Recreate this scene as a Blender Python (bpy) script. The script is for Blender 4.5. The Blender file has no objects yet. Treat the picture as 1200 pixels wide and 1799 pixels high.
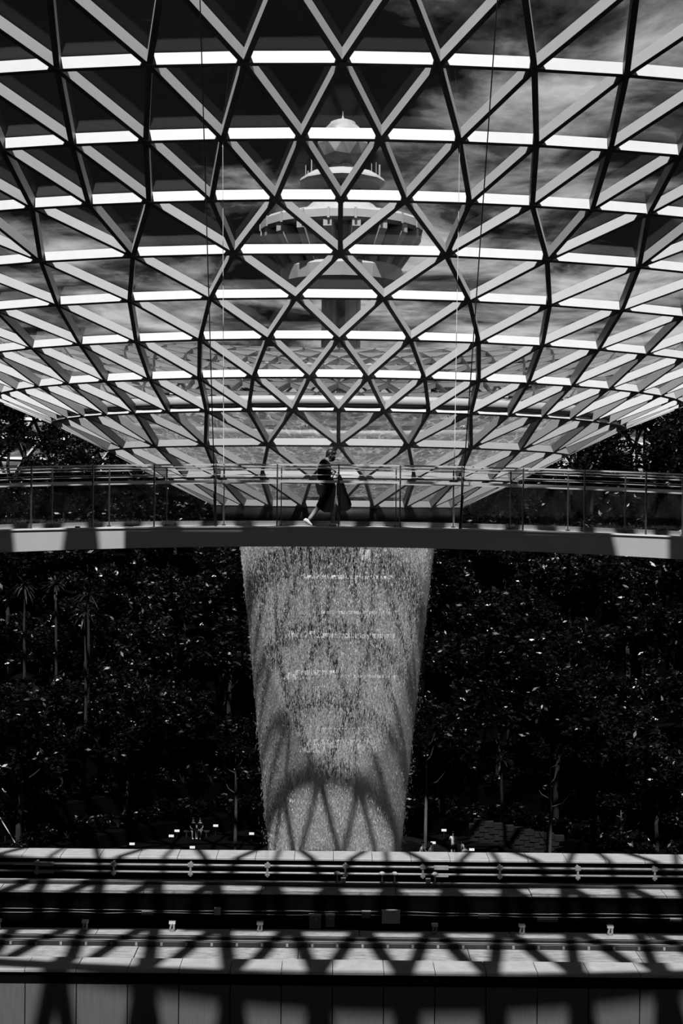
import bpy, bmesh, math, random
import numpy as np
from mathutils import Vector, Matrix

rnd = random.Random(7)
rng = np.random.default_rng(7)
SC = bpy.context.scene
COL = SC.collection
R_ = math.radians

# ------------------------------------------------------------------ camera
F = 2400.0                      # focal length in pixels of the 1200x1799 frame
ROLL = 0.0096
cam = bpy.data.cameras.new('camera')
cam.sensor_fit = 'VERTICAL'
cam.sensor_height = 36.0
cam.sensor_width = 24.0
cam.lens = F * 36.0 / 1799.0
cam.shift_x = 6.5 / 1799.0
cam.shift_y = -24.0 / 1799.0
cam.clip_start = 0.1
cam.clip_end = 3000
camo = bpy.data.objects.new('camera', cam)
camo.location = (0, 0, 0)
camo.rotation_euler = (math.pi / 2, -ROLL, 0)
COL.objects.link(camo)
SC.camera = camo

# ------------------------------------------------------------------ sky
world = bpy.data.worlds.new('World')
SC.world = world
world.use_nodes = True
nt = world.node_tree
for n in list(nt.nodes): nt.nodes.remove(n)
def N(t, typ, **kw):
    n = t.nodes.new(typ)
    for k, v in kw.items():
        if k.startswith('i_'):
            n.inputs[k[2:].replace('_', ' ')].default_value = v
        else: setattr(n, k, v)
    return n
def ramp(t, stops, interp='LINEAR'):
    n = t.nodes.new('ShaderNodeValToRGB')
    cr = n.color_ramp; cr.interpolation = interp
    while len(cr.elements) < len(stops): cr.elements.new(0.5)
    for e, (p, v) in zip(cr.elements, stops):
        e.position = p; e.color = (v, v, v, 1)
    return n
def mth(t, op, a=None, b=None, c=None):
    n = t.nodes.new('ShaderNodeMath'); n.operation = op
    for i, v in enumerate((a, b, c)):
        if v is None: continue
        if isinstance(v, (int, float)): n.inputs[i].default_value = v
        else: t.links.new(v, n.inputs[i])
    return n.outputs[0]
L = nt.links.new
tc = N(nt, 'ShaderNodeTexCoord')
sep = N(nt, 'ShaderNodeSeparateXYZ'); L(tc.outputs['Generated'], sep.inputs[0])
# clouds live on a flat layer overhead, so they crowd together at the horizon
zc = mth(nt, 'MAXIMUM', sep.outputs['Z'], 0.0)
zz = mth(nt, 'ADD', zc, 0.10)
cx = mth(nt, 'DIVIDE', sep.outputs['X'], zz)
cy = mth(nt, 'DIVIDE', sep.outputs['Y'], zz)
cmb = N(nt, 'ShaderNodeCombineXYZ'); L(cx, cmb.inputs[0]); L(cy, cmb.inputs[1])
n1 = N(nt, 'ShaderNodeTexNoise', i_Scale=2.3, i_Detail=9.0, i_Roughness=0.58, i_Distortion=0.4)
L(cmb.outputs[0], n1.inputs['Vector'])
n2 = N(nt, 'ShaderNodeTexNoise', i_Scale=0.42, i_Detail=3.0, i_Roughness=0.5)
mp2 = N(nt, 'ShaderNodeMapping'); mp2.inputs['Location'].default_value = (3.7, 1.9, 0)
L(cmb.outputs[0], mp2.inputs[0]); L(mp2.outputs[0], n2.inputs['Vector'])
bias = mth(nt, 'MULTIPLY', sep.outputs['X'], 0.75)            # the sky clears toward the west side
low = mth(nt, 'MULTIPLY', mth(nt, 'SUBTRACT', 0.19, zc), 1.1)
s1 = mth(nt, 'ADD', n1.outputs['Fac'], mth(nt, 'MULTIPLY', mth(nt, 'SUBTRACT', n2.outputs['Fac'], 0.5), 0.7))
s2 = mth(nt, 'ADD', s1, mth(nt, 'MINIMUM', mth(nt, 'MAXIMUM', bias, -0.05), 0.12))
s3 = mth(nt, 'ADD', s2, mth(nt, 'MAXIMUM', low, -0.05))
cr = ramp(nt, [(0.0, 0.004), (0.48, 0.007), (0.54, 0.05), (0.61, 0.24), (0.72, 0.60)])
L(s3, cr.inputs[0])
bg = N(nt, 'ShaderNodeBackground'); L(cr.outputs[0], bg.inputs['Color']); bg.inputs['Strength'].default_value = 1.0
wo = N(nt, 'ShaderNodeOutputWorld'); L(bg.outputs[0], wo.inputs['Surface'])

# ------------------------------------------------------------------ sun
SUN_EL, SUN_AZ = 58.5, 6.0
sd = Vector((math.sin(R_(SUN_AZ)) * math.cos(R_(SUN_EL)), math.cos(R_(SUN_AZ)) * math.cos(R_(SUN_EL)), -math.sin(R_(SUN_EL))))
sun = bpy.data.lights.new('sun', 'SUN'); sun.energy = 5.7; sun.angle = R_(0.53)
suno = bpy.data.objects.new('sun', sun); suno.location = (0, -20, 60)
suno.rotation_euler = sd.to_track_quat('-Z', 'Y').to_euler()
COL.objects.link(suno)

SC.view_settings.view_transform = 'Standard'
SC.view_settings.look = 'None'
SC.view_settings.exposure = 0.0
SC.view_settings.gamma = 1.0
SC.view_settings.use_curve_mapping = False
SC.cycles.transparent_max_bounces = 40
SC.cycles.max_bounces = 6
SC.cycles.diffuse_bounces = 0
SC.cycles.volume_bounces = 2
SC.cycles.caustics_reflective = False
SC.cycles.caustics_refractive = False

# ------------------------------------------------------------------ helpers
def W(x, y, d):
    """point at depth d that is seen at pixel (x, y)"""
    u, v = x - 593.5, y - 876.0
    return Vector(((u + v * ROLL) * d / F, d, -(v - u * ROLL) * d / F))
def ZY(y, d):                    # height of something level seen at image row y on the centre line
    return -(y - 876.0) * d / F
def DZ(y, z):                    # depth at which height z is seen at row y
    return -z * F / (y - 876.0)

def new_mat(name):
    m = bpy.data.materials.new(name); m.use_nodes = True
    t = m.node_tree
    for n in list(t.nodes): t.nodes.remove(n)
    o = t.nodes.new('ShaderNodeOutputMaterial')
    return m, t, o
def pbr(name, col, rough=0.6, metal=0.0, var=0.0, scale=4.0, bump=0.0, bscale=60.0, spec=0.5, stretch=(1, 1, 1), detail=6.0):
    m, t, o = new_mat(name)
    b = t.nodes.new('ShaderNodeBsdfPrincipled')
    b.inputs['Roughness'].default_value = rough
    b.inputs['Metallic'].default_value = metal
    b.inputs['Specular IOR Level'].default_value = spec
    b.inputs['Base Color'].default_value = (col, col, col, 1)
    g = t.nodes.new('ShaderNodeNewGeometry')
    mp = t.nodes.new('ShaderNodeMapping'); mp.inputs['Scale'].default_value = stretch
    t.links.new(g.outputs['Position'], mp.inputs[0])
    if var > 0:
        nz = N(t, 'ShaderNodeTexNoise', i_Scale=scale, i_Detail=detail, i_Roughness=0.65)
        t.links.new(mp.outputs[0], nz.inputs['Vector'])
        r = ramp(t, [(0.25, max(0.0, col * (1 - var))), (0.75, min(1.0, col * (1 + var)))])
        t.links.new(nz.outputs['Fac'], r.inputs[0]); t.links.new(r.outputs[0], b.inputs['Base Color'])
    if bump > 0:
        nb = N(t, 'ShaderNodeTexNoise', i_Scale=bscale, i_Detail=4.0)
        t.links.new(mp.outputs[0], nb.inputs['Vector'])
        bp = t.nodes.new('ShaderNodeBump'); bp.inputs['Strength'].default_value = bump; bp.inputs['Distance'].default_value = 0.02
        t.links.new(nb.outputs['Fac'], bp.inputs['Height']); t.links.new(bp.outputs[0], b.inputs['Normal'])
    t.links.new(b.outputs[0], o.inputs[0])
    return m
def glass_mat(name, tint=0.94, refl=0.9, base=0.03, power=4.0, film=0.0):
    m, t, o = new_mat(name)
    tr = N(t, 'ShaderNodeBsdfTransparent'); tr.inputs[0].default_value = (tint, tint, tint, 1)
    gl = N(t, 'ShaderNodeBsdfGlossy'); gl.inputs['Roughness'].default_value = 0.02; gl.inputs['Color'].default_value = (.9, .9, .9, 1)
    lw = N(t, 'ShaderNodeLayerWeight'); lw.inputs['Blend'].default_value = 0.5
    p = mth(t, 'POWER', lw.outputs['Facing'], power)
    k = mth(t, 'MULTIPLY_ADD', p, refl, base)
    mx = N(t, 'ShaderNodeMixShader'); t.links.new(k, mx.inputs[0]); t.links.new(tr.outputs[0], mx.inputs[1]); t.links.new(gl.outputs[0], mx.inputs[2])
    out = mx.outputs[0]
    if film > 0:
        df = N(t, 'ShaderNodeBsdfDiffuse'); df.inputs[0].default_value = (.6, .6, .6, 1)
        m2 = N(t, 'ShaderNodeMixShader'); m2.inputs[0].default_value = film
        t.links.new(out, m2.inputs[1]); t.links.new(df.outputs[0], m2.inputs[2]); out = m2.outputs[0]
    t.links.new(out, o.inputs[0])
    return m

M = {}
M['paint'] = pbr('white_coated_steel', 0.80, 0.45, var=0.05, scale=2.0)
M['joint'] = pbr('dark_sealant', 0.035, 0.6)
M['glass'] = glass_mat('roof_glass', base=0.002, power=5.0, refl=0.5, film=0.0015)
M['rail_glass'] = glass_mat('balustrade_glass', tint=0.90, refl=0.6, base=0.006, film=0.0008)
M['steel'] = pbr('brushed_steel', 0.62, 0.35, metal=0.25, var=0.1, scale=9)
M['post'] = pbr('dark_post_steel', 0.06, 0.35, metal=0.4)
M['cable'] = pbr('black_cable', 0.02, 0.5)
M['cable_light'] = pbr('bright_cable', 0.5, 0.35, metal=0.2)
M['fascia'] = pbr('pale_bridge_cladding', 0.42, 0.5, var=0.06, scale=1.5)
M['deck'] = pbr('bridge_paving', 0.60, 0.6, var=0.08, scale=5)
M['dark'] = pbr('dark_metal', 0.03, 0.5, var=0.3, scale=3)
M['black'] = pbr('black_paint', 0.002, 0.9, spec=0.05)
M['concrete'] = pbr('coping_concrete', 0.36, 0.75, var=0.16, scale=3.0, bump=0.3, bscale=40)
M['rough_concrete'] = pbr('stained_plinth_concrete', 0.30, 0.85, var=0.5, scale=5.0, bump=0.7, bscale=25, stretch=(0.6, 2, 2))
M['strip'] = pbr('pale_running_strip', 0.50, 0.6, var=0.15, scale=6, stretch=(0.4, 2, 2))
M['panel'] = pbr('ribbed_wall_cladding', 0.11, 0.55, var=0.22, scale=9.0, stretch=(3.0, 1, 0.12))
M['pipe'] = pbr('galvanised_pipe', 0.26, 0.5, metal=0.2, var=0.2, scale=6)
M['ring_pipe'] = pbr('pale_ring_pipe', 0.5, 0.45)
M['box'] = pbr('grey_equipment_box', 0.30, 0.5, var=0.15, scale=6)
M['white_box'] = pbr('pale_equipment_box', 0.75, 0.5)
M['bark'] = pbr('bark', 0.016, 0.9, var=0.4, scale=8, bump=0.5, bscale=20)
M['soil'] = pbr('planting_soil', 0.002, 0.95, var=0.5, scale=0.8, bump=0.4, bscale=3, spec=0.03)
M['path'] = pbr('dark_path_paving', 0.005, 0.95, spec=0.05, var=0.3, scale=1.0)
M['stone'] = pbr('planter_stone', 0.022, 0.85, var=0.45, scale=1.6, bump=0.4, bscale=12)
M['slab'] = pbr('pale_floor_edge', 0.75, 0.7, var=0.2, scale=1.5)
M['tower'] = pbr('tower_white_concrete', 0.50, 0.7, var=0.10, scale=0.35)
M['tower_dark'] = pbr('tower_glazing', 0.02, 0.15)
M['white_cloth'] = pbr('white_cloth', 0.75, 0.85)
M['dark_cloth'] = pbr('black_cloth', 0.008, 0.95, spec=0.08)
M['grey_cloth'] = pbr('grey_cloth', 0.25, 0.85)
M['skin'] = pbr('skin', 0.42, 0.6)
M['skin_in_shade'] = pbr('shaded_skin', 0.07, 0.7)  # shade painted into the walker's face and fingers; the arms stay lighter
M['walker_skin'] = pbr('tanned_skin', 0.20, 0.6)
M['hair'] = pbr('black_hair', 0.006, 0.5)
def leaf_mat(name, col, rough, spec):
    m, t, o = new_mat(name)
    b = t.nodes.new('ShaderNodeBsdfPrincipled')
    b.inputs['Base Color'].default_value = (col, col, col, 1)
    b.inputs['Roughness'].default_value = rough
    b.inputs['Specular IOR Level'].default_value = spec
    oi = t.nodes.new('ShaderNodeNewGeometry')
    nz = N(t, 'ShaderNodeTexNoise', i_Scale=1.3, i_Detail=3.0); t.links.new(oi.outputs['Position'], nz.inputs['Vector'])
    r = ramp(t, [(0.35, col * 0.3), (0.62, col), (0.78, col * 3.2)]); t.links.new(nz.outputs['Fac'], r.inputs[0])
    t.links.new(r.outputs[0], b.inputs['Base Color'])
    t.links.new(b.outputs[0], o.inputs[0])
    return m
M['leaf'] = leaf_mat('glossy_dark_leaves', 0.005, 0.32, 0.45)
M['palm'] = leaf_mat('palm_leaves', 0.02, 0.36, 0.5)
# emissive path lights
m, t, o = new_mat('lamp_face'); e = N(t, 'ShaderNodeEmission'); e.inputs[1].default_value = 0.85; t.links.new(e.outputs[0], o.inputs[0]); M['lamp'] = m
# falling drops
m, t, o = new_mat('falling_water')
b = N(t, 'ShaderNodeBsdfDiffuse'); b.inputs[0].default_value = (.90, .90, .90, 1)
tl = N(t, 'ShaderNodeBsdfTranslucent'); tl.inputs[0].default_value = (.92, .92, .92, 1)
mx = N(t, 'ShaderNodeMixShader'); mx.inputs[0].default_value = 0.45
t.links.new(b.outputs[0], mx.inputs[1]); t.links.new(tl.outputs[0], mx.inputs[2])
tr = N(t, 'ShaderNodeBsdfTransparent'); mt_ = N(t, 'ShaderNodeMixShader'); mt_.inputs[0].default_value = 0.85   # water lets part of the light straight through
t.links.new(tr.outputs[0], mt_.inputs[1]); t.links.new(mx.outputs[0], mt_.inputs[2]); t.links.new(mt_.outputs[0], o.inputs[0]); M['drops'] = m
# fine airborne spray between the drops: an even, thin mist filling the wall of the falling curtain
m, t, o = new_mat('fine_spray')
vs_ = N(t, 'ShaderNodeVolumeScatter', i_Density=0.55, i_Anisotropy=-0.35); vs_.inputs['Color'].default_value = (1, 1, 1, 1)
t.links.new(vs_.outputs[0], o.inputs['Volume']); M['spray'] = m
# rippled film of water running down the inside of the glass funnel
m, t, o = new_mat('rippled_water')
g = N(t, 'ShaderNodeNewGeometry')
w1 = N(t, 'ShaderNodeTexNoise', i_Scale=0.9, i_Detail=3.0); t.links.new(g.outputs['Position'], w1.inputs['Vector'])
vadd = N(t, 'ShaderNodeVectorMath', operation='MULTIPLY_ADD'); vadd.inputs[1].default_value = (1.6, 1.6, 1.6)
t.links.new(w1.outputs['Color'], vadd.inputs[0]); t.links.new(g.outputs['Position'], vadd.inputs[2])
mpv = N(t, 'ShaderNodeMapping'); mpv.inputs['Scale'].default_value = (0.9, 1.3, 1.6); t.links.new(vadd.outputs[0], mpv.inputs[0])
vo = N(t, 'ShaderNodeTexVoronoi', feature='DISTANCE_TO_EDGE', i_Scale=1.3); t.links.new(mpv.outputs[0], vo.inputs['Vector'])
r1 = ramp(t, [(0.0, 1.0), (0.045, 1.0), (0.09, 0.30), (1.0, 0.26)]); t.links.new(vo.outputs['Distance'], r1.inputs[0])  # bright cell edges paint caustic glints into the water's colour
nb = N(t, 'ShaderNodeTexNoise', i_Scale=1.8, i_Detail=3.0); t.links.new(g.outputs['Position'], nb.inputs['Vector'])
r2 = ramp(t, [(0.42, 0.12), (0.60, 1.0)]); t.links.new(nb.outputs['Fac'], r2.inputs[0])
mulc = N(t, 'ShaderNodeMix', data_type='RGBA'); t.links.new(r2.outputs[0], mulc.inputs[0])
mulc.inputs[6].default_value = (.27, .27, .27, 1); t.links.new(r1.outputs[0], mulc.inputs[7])
df = N(t, 'ShaderNodeBsdfDiffuse'); tl = N(t, 'ShaderNodeBsdfTranslucent')
t.links.new(mulc.outputs[2], df.inputs[0]); t.links.new(mulc.outputs[2], tl.inputs[0])
m1 = N(t, 'ShaderNodeMixShader'); m1.inputs[0].default_value = 0.6; t.links.new(df.outputs[0], m1.inputs[1]); t.links.new(tl.outputs[0], m1.inputs[2])
tr = N(t, 'ShaderNodeBsdfTransparent'); m2 = N(t, 'ShaderNodeMixShader'); m2.inputs[0].default_value = 0.5
t.links.new(tr.outputs[0], m2.inputs[1]); t.links.new(m1.outputs[0], m2.inputs[2]); t.links.new(m2.outputs[0], o.inputs[0]); M['ripple'] = m

def link(o, parent=None):
    COL.objects.link(o)
    if parent is not None: o.parent = parent
    return o
def tag(o, label=None, cat=None, group=None, kind=None):
    if label: o['label'] = label
    if cat: o['category'] = cat
    if group: o['group'] = group
    if kind: o['kind'] = kind
    return o
def empty(name, loc=(0, 0, 0)):
    o = bpy.data.objects.new(name, None); o.location = loc; o.empty_display_size = 0.2
    return link(o)
def mesh_obj(name, verts, faces, mats, parent=None, smooth=False, midx=None):
    me = bpy.data.meshes.new(name)
    me.from_pydata([tuple(v) for v in verts], [], faces)
    if not isinstance(mats, (list, tuple)): mats = [mats]
    for m_ in mats: me.materials.append(m_)
    if midx is not None: me.polygons.foreach_set('material_index', midx)
    if smooth: me.polygons.foreach_set('use_smooth', [True] * len(me.polygons))
    me.update()
    return link(bpy.data.objects.new(name, me), parent)
def np_mesh(name, V, Fc, mat, parent=None, smooth=False, link_it=True):
    """V (n,3) array, Fc (m,k) array of equal-sided faces"""
    me = bpy.data.meshes.new(name)
    k = Fc.shape[1]
    me.vertices.add(len(V)); me.vertices.foreach_set('co', V.astype(np.float32).ravel())
    me.loops.add(Fc.size); me.loops.foreach_set('vertex_index', Fc.astype(np.int32).ravel())
    me.polygons.add(len(Fc)); me.polygons.foreach_set('loop_start', np.arange(0, Fc.size, k, dtype=np.int32))
    me.polygons.foreach_set('loop_total', np.full(len(Fc), k, dtype=np.int32))
    me.materials.append(mat)
    if smooth: me.polygons.foreach_set('use_smooth', [True] * len(Fc))
    me.update(calc_edges=True)
    if not link_it: return me
    return link(bpy.data.objects.new(name, me), parent)

class MB:
    """collects boxes, tubes and lathes into one mesh"""
    def __init__(s): s.v = []; s.f = []; s.m = []
    def add(s, vs, fs, mi=0):
        n = len(s.v); s.v += [Vector(v) for v in vs]; s.f += [tuple(i + n for i in f) for f in fs]; s.m += [mi] * len(fs)
    def box(s, x0, x1, y0, y1, z0, z1, mi=0, bev=0.0):
        if bev <= 0:
            s.add([(x0, y0, z0), (x1, y0, z0), (x1, y1, z0), (x0, y1, z0), (x0, y0, z1), (x1, y0, z1), (x1, y1, z1), (x0, y1, z1)],
                  [(0, 3, 2, 1), (4, 5, 6, 7), (0, 1, 5, 4), (1, 2, 6, 5), (2, 3, 7, 6), (3, 0, 4, 7)], mi)
        else:
            b = bev                              # chamfered along X edges and upper rim
            pr = [(y0, z0), (y1, z0), (y1, z1 - b), (y1 - b, z1), (y0 + b, z1), (y0, z1 - b)]
            vs = [(x0, p, q) for p, q in pr] + [(x1, p, q) for p, q in pr]; n = len(pr)
            s.add(vs, [tuple(range(n)), tuple(range(2 * n - 1, n - 1, -1))] + [(i, i + n, (i + 1) % n + n, (i + 1) % n) for i in range(n)], mi)
        return s
    def bar(s, a, b, w, h, up=Vector((0, 0, 1)), mi=0, top_mi=None):
        """box from a to b; underside on the a-b line, rising h along up"""
        a = Vector(a); b = Vector(b); d = (b - a).normalized(); sx = d.cross(up).normalized() * (w / 2); u = sx.cross(d).normalized() * h
        vs = [a - sx, a + sx, a + sx + u, a - sx + u, b - sx, b + sx, b + sx + u, b - sx + u]
        n = len(s.v)
        s.add(vs, [(0, 1, 2, 3), (4, 7, 6, 5), (0, 4, 5, 1), (1, 5, 6, 2), (3, 2, 6, 7), (0, 3, 7, 4)], mi)
        if top_mi is not None: s.m[-2] = top_mi
        return s
    def tube(s, pts, r, n=8, mi=0, caps=True):
        pts = [Vector(p) for p in pts]; k = len(pts); rr = r if isinstance(r, (list, tuple)) else [r] * k
        base = len(s.v); prev = None
        for i, p in enumerate(pts):
            d = (pts[min(i + 1, k - 1)] - pts[max(i - 1, 0)]).normalized()
            if prev is None:
                a = d.orthogonal().normalized()
            else:
                a = (prev - d * prev.dot(d)).normalized()
            prev = a; b = d.cross(a)
            for j in range(n):
                t_ = 2 * math.pi * j / n
                s.v.append(p + (a * math.cos(t_) + b * math.sin(t_)) * rr[i])
        for i in range(k - 1):
            for j in range(n):
                q = base + i * n; s.f.append((q + j, q + (j + 1) % n, q + n + (j + 1) % n, q + n + j)); s.m.append(mi)
        if caps:
            s.f.append(tuple(base + j for j in range(n - 1, -1, -1))); s.m.append(mi)
            s.f.append(tuple(base + (k - 1) * n + j for j in range(n))); s.m.append(mi)
        return s
    def lathe(s, prof, n=24, c=(0, 0), a0=0.0, a1=2 * math.pi, mi=0):
        full = abs(a1 - a0 - 2 * math.pi) < 1e-6; m_ = n if full else n + 1; base = len(s.v)
        for (r, z) in prof:
            for j in range(m_):
                t_ = a0 + (a1 - a0) * j / n
                s.v.append(Vector((c[0] + r * math.sin(t_), c[1] + r * math.cos(t_), z)))
        for i in range(len(prof) - 1):
            for j in range(n):
                j2 = (j + 1) % m_; q = base + i * m_
                s.f.append((q + j, q + m_ + j, q + m_ + j2, q + j2)); s.m.append(mi)
        return s
    def ball(s, c, rx, ry=None, rz=None, n=10, k=7, mi=0):
        ry = ry or rx; rz = rz or rx; base = len(s.v); c = Vector(c)
        for i in range(1, k):
            ph = math.pi * i / k
            for j in range(n):
                t_ = 2 * math.pi * j / n
                s.v.append(c + Vector((rx * math.sin(ph) * math.cos(t_), ry * math.sin(ph) * math.sin(t_), rz * math.cos(ph))))
        s.v.append(c + Vector((0, 0, rz))); s.v.append(c - Vector((0, 0, rz))); T = len(s.v) - 2; B = T + 1
        for i in range(k - 2):
            for j in range(n):
                q = base + i * n; s.f.append((q + j, q + n + j, q + n + (j + 1) % n, q + (j + 1) % n)); s.m.append(mi)
        for j in range(n):
            s.f.append((T, base + j, base + (j + 1) % n)); s.m.append(mi)
            q = base + (k - 2) * n; s.f.append((B, q + (j + 1) % n, q + j)); s.m.append(mi)
        return s
    def build(s, name, mats, parent=None, smooth=False):
        return mesh_obj(name, s.v, s.f, mats, parent, smooth, s.m)

# ------------------------------------------------------------------ the glass shell (a sagging dome with a funnel at its eye)
AX = 78.0                        # the funnel's axis stands 78 m in front of the camera
RINGS = [  # radius, height of the beams' undersides, nodes round the ring, half-step offset
    (7.1, -0.47, 24, 0), (10.1, 0.99, 24, 1), (13.0, 2.49, 24, 0), (16.0, 3.95, 48, 0), (19.1, 5.20, 48, 1), (22.3, 6.48, 48, 0),
    (25.7, 7.65, 48, 1), (29.2, 8.72, 48, 0), (32.9, 9.83, 96, 0), (36.7, 10.84, 96, 1), (40.7, 11.85, 96, 0), (44.8, 12.75, 96, 1),
    (49.0, 13.50, 96, 0), (53.2, 14.10, 192, 0), (57.1, 14.50, 192, 1), (62.15, 14.65, 192, 0), (66.0, 14.6, 192, 1), (70.3, 14.3, 192, 0),
    (74.5, 13.7, 192, 1), (78.6, 12.9, 192, 0), (82.5, 11.8, 192, 1), (86.2, 10.4, 192, 0), (89.6, 8.7, 192, 1), (92.7, 6.6, 192, 0),
    (95.3, 4.2, 192, 1), (97.5, 1.4, 192, 0), (99.3, -1.8, 192, 1), (100.4, -5.4, 192, 0)]
def node(i, j):
    r, z, n, h = RINGS[i]
    a = 2 * math.pi * (j + 0.5 * h) / n          # angle 0 points at the camera
    return Vector((r * math.sin(a), AX - r * math.cos(a), z))
def s_normal(p):
    """upward surface normal at p"""
    q = p - Vector((0, AX, 0)); r = math.hypot(q.x, q.y); e = Vector((q.x / r, q.y / r, 0))
    k = 0
    while k < len(RINGS) - 2 and RINGS[k + 1][0] < r: k += 1
    lo, hi = RINGS[max(0, k - 1)], RINGS[min(len(RINGS) - 1, k + 2)]
    dr, dz = hi[0] - lo[0], hi[1] - lo[1]
    return (e * (-dz) + Vector((0, 0, dr))).normalized()
def glass_z(r):
    for k in range(len(RINGS) - 1):
        if RINGS[k][0] <= r <= RINGS[k + 1][0]:
            q = (r - RINGS[k][0]) / (RINGS[k + 1][0] - RINGS[k][0]); return RINGS[k][1] * (1 - q) + RINGS[k + 1][1] * q
    return RINGS[0][1]
edges, tris = [], []
for i, (r, z, n, h) in enumerate(RINGS):
    for j in range(n): edges.append(((i, j), (i, (j + 1) % n), 0))
for i in range(len(RINGS) - 1):
    n0, h0, n1, h1 = RINGS[i][2], RINGS[i][3], RINGS[i + 1][2], RINGS[i + 1][3]
    if n1 == n0:
        for j in range(n0):
            if h1:                                # outer ring shifted half a step
                a, b = (i, j), (i, (j + 1) % n0); c, d = (i + 1, j), (i + 1, (j - 1) % n0)
                edges += [(a, c, 1), (a, d, 1)]; tris += [(a, b, c), (a, c, d)]
            else:
                a, b = (i, j), (i, (j + 1) % n0); c, d = (i + 1, (j + 1) % n0), (i + 1, j)
                edges += [(a, c, 1), (a, d, 1)]; tris += [(a, b, c), (a, c, d)]
    else:                                         # twice as many nodes outward
        for j in range(n0):
            a, b = (i, j), (i, (j + 1) % n0)
            if h0: raise ValueError
            o0, o1, om = (i + 1, 2 * j), (i + 1, (2 * j + 1) % n1), (i + 1, (2 * j - 1) % n1)
            edges += [(a, o0, 1), (a, o1, 1), (a, om, 1)]
            tris += [(a, b, o1), (a, o1, o0), (a, o0, om)]
P = {}
for i in range(len(RINGS)):
    for j in range(RINGS[i][2]): P[(i, j)] = node(i, j)
NRM = {k: s_normal(p) for k, p in P.items()}
BW, BH = 0.17, 0.36
def in_view(p, m=1.03):
    if p.y < 1: return False
    u, v = p.x / p.y * F, -p.z / p.y * F
    return -593 * m < u < 607 * m and -876 * m < v < 923 * m
def score(pts):
    c = sum(pts, Vector()) / len(pts)
    if not (any(in_view(p) for p in pts) or in_view(c)) or c.y > 79: return 1e9
    return c.y
shell = empty('ceiling', (0, AX, 12)); tag(shell, 'vast glass and white steel lattice roof curving down to a round eye', kind='structure')
shell_p = Vector((0, AX, 12))
def rel(vs, o=shell_p): return [v - o for v in vs]
edges.sort(key=lambda e: score([P[e[0]], P[e[1]]]))
rest = MB()
for k, (a, b, t_) in enumerate(edges):
    mb = MB() if k < 300 else rest
    up = (NRM[a] + NRM[b]).normalized(); pa, pb = P[a], P[b]; d = (pb - pa).normalized() * 0.05
    og = 2.3 if RINGS[a[0]][0] > 52 else 1.0  # outer beams made wider than the rest to broaden their shadows
    mb.bar(pa + d - shell_p, pb - d - shell_p, BW * og, BH, up, 0, 1)
    if k < 300: mb.build('beam', [M['paint'], M['joint']], shell)
o = rest.build('beam', [M['paint'], M['joint']], shell); tag(o, 'remaining lattice beams farther off', kind='stuff')
tris.sort(key=lambda t_: score([P[q] for q in t_]))
gv, gf = [], []
for k, t_ in enumerate(tris):
    c = sum((P[q] for q in t_), Vector()) / 3
    up = sum((NRM[q] for q in t_), Vector()).normalized()
    pts = [P[q] + NRM[q] * (BH + 0.015) for q in t_]; c = sum(pts, Vector()) / 3
    pts = [c + (p - c) * 0.985 - shell_p for p in pts]
    if k < 300:
        hi = [p + up * 0.02 for p in pts]
        mesh_obj('glass_pane', pts + hi, [(0, 2, 1), (3, 4, 5), (0, 1, 4, 3), (1, 2, 5, 4), (2, 0, 3, 5)], M['glass'], shell)
    else:
        n_ = len(gv); gv += pts; gf.append((n_, n_ + 1, n_ + 2))
o = mesh_obj('glass_pane', gv, gf, M['glass'], shell); tag(o, kind='stuff')
# steel knuckles where the beams meet
order = sorted(P, key=lambda q: score([P[q]]))
restn = MB()
for k, q in enumerate(order):
    if RINGS[q[0]][0] > 60 and k > 200: continue
    mb = MB() if k < 140 else restn
    p = P[q] - NRM[q] * 0.02 - shell_p
    mb.tube([p, p + NRM[q] * (BH * 0.9)], 0.15, 8)
    if k < 140: mb.build('node_hub', M['paint'], shell)
o = restn.build('node_hub', M['paint'], shell); tag(o, kind='stuff')
# slender beam added out of view under the roof to shade the bridge edge
for y_, z_, xa, xb, h_, w_ in ((23.17, 9.95, -5.4, 5.2, .48, .13),):
    g_ = MB().box(xa, xb, y_ - w_ / 2, y_ + w_ / 2, z_, z_ + h_)
    for x_ in (xa + .6, (xa + xb) / 2, xb - .6): g_.tube([(x_, y_, z_ + h_), (x_, y_, glass_z(math.hypot(x_, AX - y_)))], .03, 6)
    g_.v = rel(g_.v); g_.build('added_shade_beam', M['paint'], shell)
# collar round the eye of the funnel
col = MB().lathe([(7.0, -0.5), (7.12, -0.5), (7.05, -1.30), (6.55, -1.36), (6.55, -1.0), (6.9, -0.5)], 72, (0, 0))
for v in col.v: v.z -= 12
col.build('eye_collar', M['dark'], shell, True)

# film of water on the funnel's inner glass, and the feed pipe round it
fw = MB().lathe([(r, glass_z(max(r, 7.1)) + 0.55 - AX * 0) for r in np.linspace(6.6, 15.7, 20)], 120, (0, 0))
fwo = fw.build('rippling_water', M['ripple'], None, True); fwo.location = (0, AX, 0)
tag(fwo, 'grey rippling sheet of water lying on the glass funnel around its eye', 'water', kind='thing')
pp = empty('feed_pipe', (0, AX, 4.42)); tag(pp, 'thick bright steel ring pipe circling the top of the rippling water', 'pipe')
n_ = 144; ringp = [(15.9 * math.sin(2 * math.pi * k / n_), 15.9 * math.cos(2 * math.pi * k / n_), 0) for k in range(n_ + 1)]
MB().tube(ringp, 0.26, 12, caps=False).build('pipe_ring', M['ring_pipe'], pp, True)
for k in range(48):
    a = 2 * math.pi * (k + .5) / 48
    MB().tube([(15.9 * math.sin(a), 15.9 * math.cos(a), -0.12), (15.7 * math.sin(a), 15.7 * math.cos(a), -0.45)], 0.05, 6).build('pipe_bracket', M['dark'], pp)

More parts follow.
